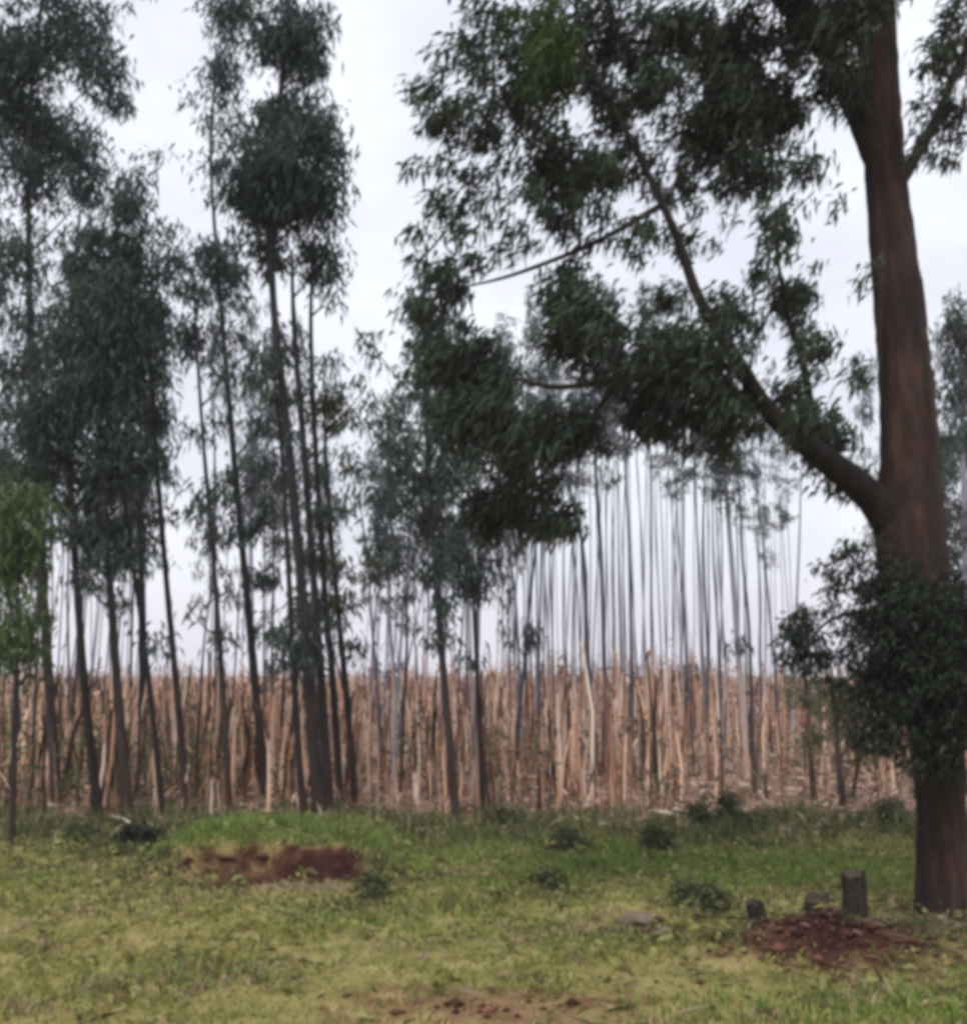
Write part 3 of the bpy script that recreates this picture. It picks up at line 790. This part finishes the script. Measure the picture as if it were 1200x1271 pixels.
    D = nrm(r_.normal(size=(m, 3)) * np.array([.5, .5, .3]) + np.array([0, 0, -0.7]))
    LV, LF = leaf_arrays(C, D, r_.uniform(0.12, 0.42, m), r_.uniform(0.015, 0.045, m), r_)
    link('dry_undergrowth', np_mesh('dry_undergrowth', np.vstack([V, LV]), np.vstack([Fc, LF + len(V)]), M_STALK), kind='stuff')
    # olive regrowth among the stalks
    m = 15000
    g = 500
    dg = np.sqrt(r_.uniform(15.4 ** 2, 30 ** 2, g))
    Xg = (np.where(r_.random(g) < 0.35, r_.uniform(-60, 330, g), r_.uniform(-100, 1300, g)) - CX) / F * dg
    Zg = r_.uniform(0.1, 1.3, g) * r_.uniform(0.2, 1, g)
    i = r_.integers(0, g, m)
    C = np.stack([Xg[i], dg[i], Zg[i]], -1) + r_.normal(size=(m, 3)) * np.array([.13, .13, .22])
    C[:, 2] = np.maximum(C[:, 2], 0.03)
    D = nrm(r_.normal(size=(m, 3)) + np.array([0, 0, -0.3]))
    LV, LF = leaf_arrays(C, D, r_.uniform(0.08, 0.2, m), r_.uniform(0.025, 0.06, m), r_)
    link('olive_regrowth', np_mesh('olive_regrowth', LV, LF, M_LEAF_OLIVE), kind='stuff')
    # leaf litter, strips of bark
    m = 16000
    d = np.sqrt(r_.uniform(14.0 ** 2, 36 ** 2, m))
    X = (r_.uniform(-100, 1300, m) - CX) / F * d
    C = np.stack([X, d, ground_z(X, d) + r_.uniform(0.01, 0.10, m)], -1)
    D = nrm(np.stack([r_.normal(size=m), r_.normal(size=m) * .6, r_.normal(size=m) * 0.25], -1))
    LV, LF = leaf_arrays(C, D, r_.uniform(0.08, 0.5, m), r_.uniform(0.02, 0.06, m), r_, bend=0.05)
    link('leaf_litter', np_mesh('leaf_litter', LV, LF, M_LITTER), kind='stuff')
stalks()

# ------------------------------------------------------------------ grass verge
def bare(x, y):
    """how much of the ground is bare here"""
    b = 1.3 * bump(x, y, PIT[0] + 0.2, PIT[1], 0.72, 0.36) + 1.3 * bump(x, y, 2.5, 8.2, 0.85, 0.58) + bump(x, y, -1.6, 11.15, 0.6, 0.3) + 0.8 * bump(x, y, -1.6, 10.65, 0.7, 0.2) + 0.9 * bump(x, y, 0.1, 6.9, 0.95, 0.36)
    b = b * (0.86 + 0.22 * wob(x, y, 6)) + 0.6 * bump(x, y, 1.25, 9.0, 0.4, 0.3) + 0.75 * bump(x, y, 0.3, 6.2, 1.2, 0.3) + 0.8 * bump(x, y, -2.7, 6.0, 0.6, 0.35)
    return np.clip(b, 0, 1)

def grass(name, n, mat, seed, hrange, y0, y1, dens):
    r_ = np.random.default_rng(seed)
    y = np.sqrt(r_.uniform(y0 ** 2, y1 ** 2, n))
    x = r_.uniform(-0.56, 0.56, n) * y
    # tufts
    nt_ = n // 14
    ty = np.sqrt(r_.uniform(y0 ** 2, y1 ** 2, nt_))
    tx = r_.uniform(-0.56, 0.56, nt_) * ty
    k = r_.integers(0, nt_, n)
    inn = r_.random(n) < 0.72
    x = np.where(inn, tx[k] + r_.normal(size=n) * 0.045, x)
    y = np.where(inn, ty[k] + r_.normal(size=n) * 0.045, y)
    q = dens(x, y)
    keep = r_.random(n) < q
    x, y, q = x[keep], y[keep], q[keep]
    n = len(x)
    h = r_.uniform(*hrange, n) * (0.8 + 0.5 * wob(x, y, 1.1, 0.4)) * (0.5 + 0.5 * q)
    h = np.maximum(h, 0.02)
    w = r_.uniform(0.004, 0.010, n)
    a = r_.uniform(0, 6.28, n)
    s = np.stack([np.cos(a), np.sin(a), np.zeros(n)], -1) * w[:, None]
    B = np.stack([x, y, ground_z(x, y) - 0.01], -1)
    ln = r_.normal(size=(n, 2)) * 0.5
    M = B + np.stack([ln[:, 0] * h * 0.35, ln[:, 1] * h * 0.35, h * 0.62], -1)
    T = B + np.stack([ln[:, 0] * h * 1.1, ln[:, 1] * h * 1.1, h * 0.95], -1)
    V = np.stack([B - s, B + s, M + s * .8, M - s * .8, T], 1).reshape(-1, 3)
    b = np.arange(n)[:, None] * 5
    Fc = np.concatenate([b + np.array([0, 1, 2]), b + np.array([0, 2, 3]), b + np.array([3, 2, 4])], 0)
    return link(name, np_mesh(name, V, Fc, mat), kind='stuff')

def lush_zone(x, y):
    z = sm(-3.8, -3.2, x) * (1 - sm(-1.2, -0.6, x)) * sm(11.3, 11.5, y) * (1 - sm(13.6, 14.6, y))
    z = z + 0.9 * bump(x, y, 0.6, 12.4, 2.6, 1.5) + 0.7 * bump(x, y, 3.5, 11.6, 1.6, 1.2) + 0.5 * bump(x, y, -0.8, 9.4, 1.4, 0.6) + 0.35 * bump(x, y, 1.0, 6.9, 1.0, 0.4) + 0.8 * bump(x, y, 2.6, 6.9, 0.9, 0.5) + 0.9 * bump(x, y, 3.4, 7.4, 0.7, 0.6) + 0.5 * bump(x, y, 0.6, 8.6, 0.9, 0.5)
    z = z + 0.5 * bump(x, y, -1.7, 7.6, 0.8, 0.5) + 0.5 * bump(x, y, 2.2, 11.4, 1.4, 1.0) + 0.5 * bump(x, y, -4.4, 11.2, 0.6, 0.8)
    return np.clip(z, 0, 1)

grass('grass', 150000, M_GRASS, 31, (0.02, 0.085), 5.2, 15.6, lambda x, y: np.clip((1 - bare(x, y)) * (0.75 + 0.4 * wob(x, y, 1.6)), 0, 1) * (1 - sm(13.6, 15.4, y)))
M_GRASS_DRY = island_mat('dry_grass', [(0.0, (0.16, 0.11, 0.06)), (0.5, (0.32, 0.24, 0.14)), (1.0, (0.52, 0.43, 0.29))], trans=0.2)
grass('dry_grass', 90000, M_GRASS_DRY, 33, (0.03, 0.12), 5.2, 15.8, lambda x, y: np.clip(sm(0.1, 0.6, wob(x * 0.7, y * 1.5, 1.4, 2.2)) + 0.6 * sm(13.2, 15, y), 0, 1) * (1 - bare(x, y)))
grass('lush_grass', 130000, M_GRASS_LUSH, 32, (0.06, 0.16), 5.2, 14.8, lambda x, y: lush_zone(x, y) * (1 - bare(x, y)))

def tall_weeds():
    """rank growth where the verge meets the stalks, and round the shrubs and stumps"""
    r_ = np.random.default_rng(61)
    n = 40000
    x = r_.uniform(-9, 9, n)
    y = 14.5 + r_.normal(size=n) * 0.8 + 0.35 * np.sin(x * 1.7)
    y = np.where(r_.random(n) < 0.35, r_.uniform(9.5, 14.5, n), y)
    k = r_.random(n) < 0.16
    sp = np.array([(a, b) for a, b in ((2.95, 13.2), (1.0, 12.4), (1.9, 12.2), (0.65, 10.4), (2.0, 9.4), (-1.15, 9.9), (-4.2, 12.7), (2.75, 8.45), (3.05, 8.5), (3.6, 8.5), (2.1, 8.5), (1.2, 8.75), (0.4, 13.6), (-3.2, 10.9), (-0.9, 11.2), (4.0, 9.3))])
    j = r_.integers(0, len(sp), n)
    x = np.where(k, sp[j, 0] + r_.normal(size=n) * 0.22, x)
    y = np.where(k, sp[j, 1] + r_.normal(size=n) * 0.16, y)
    q = np.clip(0.45 + 0.7 * wob(x, y, 1.7, .3), 0.05, 1)
    keep = (r_.random(n) < np.where(k, .8, q)) & (bare(x, y) < 0.6)
    x, y, k = x[keep], y[keep], k[keep]
    n = len(x)
    h = r_.uniform(0.10, 0.36, n) * np.where(k, 0.6, 1.0) * (0.45 + 0.55 * sm(11.5, 14, y)) * (0.8 + 0.5 * wob(x, y, 2.3))
    h = np.maximum(h, 0.06)
    a = r_.uniform(0, 6.28, n)
    w = r_.uniform(0.005, 0.014, n)
    s_ = np.stack([np.cos(a), np.sin(a), np.zeros(n)], -1) * w[:, None]
    B = np.stack([x, y, ground_z(x, y) - 0.01], -1)
    ln = r_.normal(size=(n, 2)) * 0.4
    Mi = B + np.stack([ln[:, 0] * h * .3, ln[:, 1] * h * .3, h * .6], -1)
    T = B + np.stack([ln[:, 0] * h, ln[:, 1] * h, h], -1)
    V = np.stack([B - s_, B + s_, Mi + s_, Mi - s_, T], 1).reshape(-1, 3)
    b = np.arange(n)[:, None] * 5
    Fc = np.concatenate([b + np.array([0, 1, 2]), b + np.array([0, 2, 3]), b + np.array([3, 2, 4])], 0)
    link('tall_weeds', np_mesh('tall_weeds', V, Fc, M_RANK), kind='stuff')
tall_weeds()

def clods():
    """crumbled earth on the heap, in the hollow and on the bare spots"""
    r_ = np.random.default_rng(62)
    P0 = np.array([(1, 0, 0), (-1, 0, 0), (0, 1, 0), (0, -1, 0), (0, 0, 1), (0, 0, -1)], float)
    T0 = np.array([(0, 2, 4), (2, 1, 4), (1, 3, 4), (3, 0, 4), (2, 0, 5), (1, 2, 5), (3, 1, 5), (0, 3, 5)])
    C, R = [], []
    for cx, cy_, rx, ry, n in ((2.5, 8.25, .85, .55, 420), (PIT[0], PIT[1] - .1, .8, .3, 300), (-1.6, 11.0, .6, .25, 160), (0.1, 6.95, .8, .3, 40), (-2.75, 6.0, .5, .3, 140), (1.25, 9.0, .4, .25, 90)):
        g = r_.normal(size=(n, 2)) * 0.55
        x, y = cx + g[:, 0] * rx, cy_ + g[:, 1] * ry
        rr = r_.uniform(0.008, 0.03, n) * np.where(r_.random(n) < .08, 2.2, 1)
        C.append(np.stack([x, y, ground_z(x, y) + rr * .3], -1))
        R.append(rr)
    C, R = np.vstack(C), np.concatenate(R)
    n = len(C)
    V = (C[:, None, :] + P0[None] * R[:, None, None] * r_.uniform(.6, 1.3, (n, 6, 1)) * np.array([1.2, 1, .7])).reshape(-1, 3)
    Fc = (np.arange(n)[:, None, None] * 6 + T0[None]).reshape(-1, 3)
    link('soil_clods', np_mesh('soil_clods', V, Fc, M_CLOD), kind='stuff')
clods()

def verge_litter():
    """fallen leaves, twigs and shed bark in the grass"""
    r_ = np.random.default_rng(63)
    m = 2200
    y = np.sqrt(r_.uniform(5.3 ** 2, 14.5 ** 2, m))
    x = r_.uniform(-0.5, 0.5, m) * y
    q = r_.random(m) < 0.3
    x = np.where(q, 3.7 + r_.normal(size=m) * 0.7, x)
    y = np.where(q, 8.6 + r_.normal(size=m) * 0.6, y)
    C = np.stack([x, y, ground_z(x, y) + r_.uniform(0.015, 0.06, m)], -1)
    D = nrm(np.stack([r_.normal(size=m), r_.normal(size=m), r_.normal(size=m) * 0.15], -1))
    lg = r_.random(m) < 0.12
    LV, LF = leaf_arrays(C, D, np.where(lg, r_.uniform(.2, .5, m), r_.uniform(.05, .14, m)), np.where(lg, r_.uniform(.012, .03, m), r_.uniform(.015, .03, m)), r_, bend=0.03)
    link('fallen_leaves', np_mesh('fallen_leaves', LV, LF, M_FALLEN), kind='stuff')
verge_litter()

def weeds():
    r_ = np.random.default_rng(41)
    m = 900
    y = np.sqrt(r_.uniform(5.3 ** 2, 15.4 ** 2, m))
    x = r_.uniform(-0.5, 0.5, m) * y
    ok = bare(x, y) < 0.5
    x, y = x[ok], y[ok]
    k = np.repeat(np.arange(len(x)), 9)
    n = len(k)
    C = np.stack([x[k], y[k], ground_z(x[k], y[k])], -1) + r_.normal(size=(n, 3)) * np.array([.05, .05, .0]) + np.stack([np.zeros(n), np.zeros(n), r_.uniform(0, .12, n)], -1)
    D = nrm(np.stack([r_.normal(size=n), r_.normal(size=n), r_.uniform(0.1, 0.9, n)], -1))
    V, Fc = leaf_arrays(C, D, r_.uniform(0.05, 0.13, n), r_.uniform(0.02, 0.05, n), r_)
    link('weeds', np_mesh('weeds', V, Fc, M_WEED), kind='stuff')
weeds()

# ------------------------------------------------------------------ shrubs, stumps, stones
def shrub(label, x, y, w, h, mat, seed, n=500, leaf=(0.09, 0.035), d=None, zoff=0.0):
    r_ = np.random.default_rng(500 + seed)
    d = d or DG(y)
    px = d / F
    base = P(x, y, d)
    base[2] = gz(base[0], base[1]) - 0.01
    t = thing('shrub', label, 'shrub', base, 'shrubs along the plantation edge')
    W, H = w * px, h * px
    for k in range(3):
        a = r_.uniform(0, 6.28)
        p = [np.zeros(3), np.array([math.cos(a) * W * .15, math.sin(a) * W * .15, H * .45]), np.array([math.cos(a) * W * .3, math.sin(a) * W * .3, H * .85])]
        link('stem', tube_mesh('stem', p, [0.012, 0.009, 0.004], M_STUMP, sides=5, n=6, seed=k), t)
    cl = []
    for k in range(10):
        a = r_.uniform(0, 6.28)
        rr = r_.uniform(0.05, 0.55) * W
        zz = r_.uniform(0.2, 0.85) * (1.1 - rr / W)
        f_ = r_.uniform(0.08, 0.2)
        cl.append(((rr * math.cos(a), rr * math.sin(a), H * zz), (W * f_, W * f_, H * f_ * 1.1), int(n * f_ * 0.75)))
    link('foliage', crown_mesh('foliage', cl, mat, r_, leaf=leaf, droop=(0, 0, 0.1), spread=0.05, per=8), t)
    return t
shrub('dark rounded shrub at the grass edge between the pale trunks and the big tree', 898, 1035, 80, 58, M_LEAF_BUSH, 1, 1100)
shrub('small dark bush leaning at the grass edge, right of the middle', 704, 1058, 46, 34, M_LEAF_BUSH, 2, 650)
shrub('low dark bush at the foot of the shaggy eucalyptus', 174, 1052, 44, 30, M_LEAF_SHOOT, 3, 600)
shrub('brownish low bush on the verge left of the shaggy eucalyptus', 105, 1050, 40, 24, M_LEAF_BUSH, 4, 400)
shrub('small green bush standing on the verge left of the dark rounded shrub', 812, 1062, 36, 44, M_LEAF_BUSH, 5, 450)
shrub('dark weedy bush on the verge above the flat grey stone', 866, 1128, 60, 34, M_LEAF_BUSH, 6, 700)
shrub('little dark tuft in the middle of the green verge', 682, 1104, 40, 22, M_LEAF_BUSH, 7, 350)
shrub('dark tuft just right of the red hollow in the bank', 462, 1112, 44, 24, M_LEAF_BUSH, 8, 380)
shrub('grey-green low bush against the pale trunks, right of the leafy middle eucalyptus', 632, 1034, 70, 34, M_LEAF_OLIVE, 9, 600)
shrub('brown-green bush at the foot of the black stemmed saplings', 1100, 1030, 60, 40, M_LEAF_OLIVE, 10, 500)
for k, (x, w) in enumerate(((100, 70), (262, 44), (345, 50), (860, 60), (700, 40), (480, 50))):
    lab = ['broad dark bush on the skyline at the far left', 'small dark bush on the skyline between the two slim left trunks', 'dark bush on the skyline left of the clustered trunks',
           'dark bush on the skyline under the right boughs', 'small bush on the skyline behind the densest pale trunks', 'bush on the skyline right of the clustered trunks'][k]
    shrub(lab, x, HZ + 34, w, 72, M_LEAF_EDGE, 20 + k, 900, leaf=(0.3, 0.12), d=58 + 3 * k)

def stump(label, x, y, w, h, seed, lean=0.0):
    r_ = np.random.default_rng(700 + seed)
    d = DG(y)
    px = d / F
    base = P(x, y, d)
    base[2] = gz(base[0], base[1]) - 0.03
    t = thing('tree_stump', label, 'tree stump', base, 'stumps on the red heap')
    R, H = w * px / 2, h * px + 0.03
    n, s = 9, 14
    V, Fc = [], []
    ang = np.linspace(0, 2 * np.pi, s, endpoint=False)
    lob = 1 + 0.10 * np.sin(ang * 3 + seed) + 0.07 * r_.normal(size=s)
    for q in range(n):
        z = q / (n - 1)
        fl = 1 + 0.45 * (1 - z) ** 3
        for a in range(s):
            rr = R * fl * lob[a] * (1 + 0.05 * r_.normal())
            zz = z * H + (0.02 * math.cos(ang[a] - 1) + 0.012 * r_.normal() if q == n - 1 else 0)
            V.append((rr * math.cos(ang[a]) + lean * z * H, rr * math.sin(ang[a]), zz))
    for q in range(n - 1):
        for a in range(s):
            b = (a + 1) % s
            Fc.append((q * s + a, q * s + b, (q + 1) * s + b, (q + 1) * s + a))
    me = bpy.data.meshes.new('bark')
    me.from_pydata(V, [], Fc)
    me.materials.append(M_STUMP)
    link('bark', me, t)
    top = V[-s:]
    c = tuple(np.mean(top, axis=0) - np.array([0, 0, 0.006]))
    me = bpy.data.meshes.new('cut_face')
    me.from_pydata([c] + [tuple(np.array(c) + (np.array(p) - np.array(c)) * 0.97) for p in top], [], [(0, 1 + a, 1 + (a + 1) % s) for a in range(s)])
    me.materials.append(M_CUT)
    link('cut_face', me, t)
stump('tallest dark post-like stump at the right end of the red heap', 1062, 1160, 26, 58, 1)
stump('small leaning stump at the left end of the red heap', 942, 1158, 20, 26, 2, -0.15)
stump('broad low stump in the middle of the red heap', 1016, 1150, 32, 25, 3)

def stone(label, x, y, w, h, seed):
    import bmesh
    r_ = np.random.default_rng(900 + seed)
    d = DG(y)
    px = d / F
    bm = bmesh.new()
    bmesh.ops.create_icosphere(bm, subdivisions=2, radius=1)
    for v in bm.verts:
        k = 1 + 0.16 * r_.normal()
        v.co = (v.co.x * k * w * px / 2, v.co.y * k * w * px * .4, v.co.z * k * h * px / 2)
    me = bpy.data.meshes.new('stone')
    bm.to_mesh(me)
    bm.free()
    me.materials.append(M_STONE)
    o = link('stone', me)
    b = P(x, y, d)
    o.location = (b[0], b[1], gz(b[0], b[1]) + h * px * 0.2)
    tag(o, label, 'stone', 'stones on the verge')
stone('flat grey-brown stone lying on bare soil below the dark weedy bush', 792, 1146, 44, 14, 1)
stone('small grey-brown stone beside the flat one', 824, 1160, 22, 12, 2)
stone('little stone in the grass left of the red hollow', 176, 1068, 18, 10, 3)
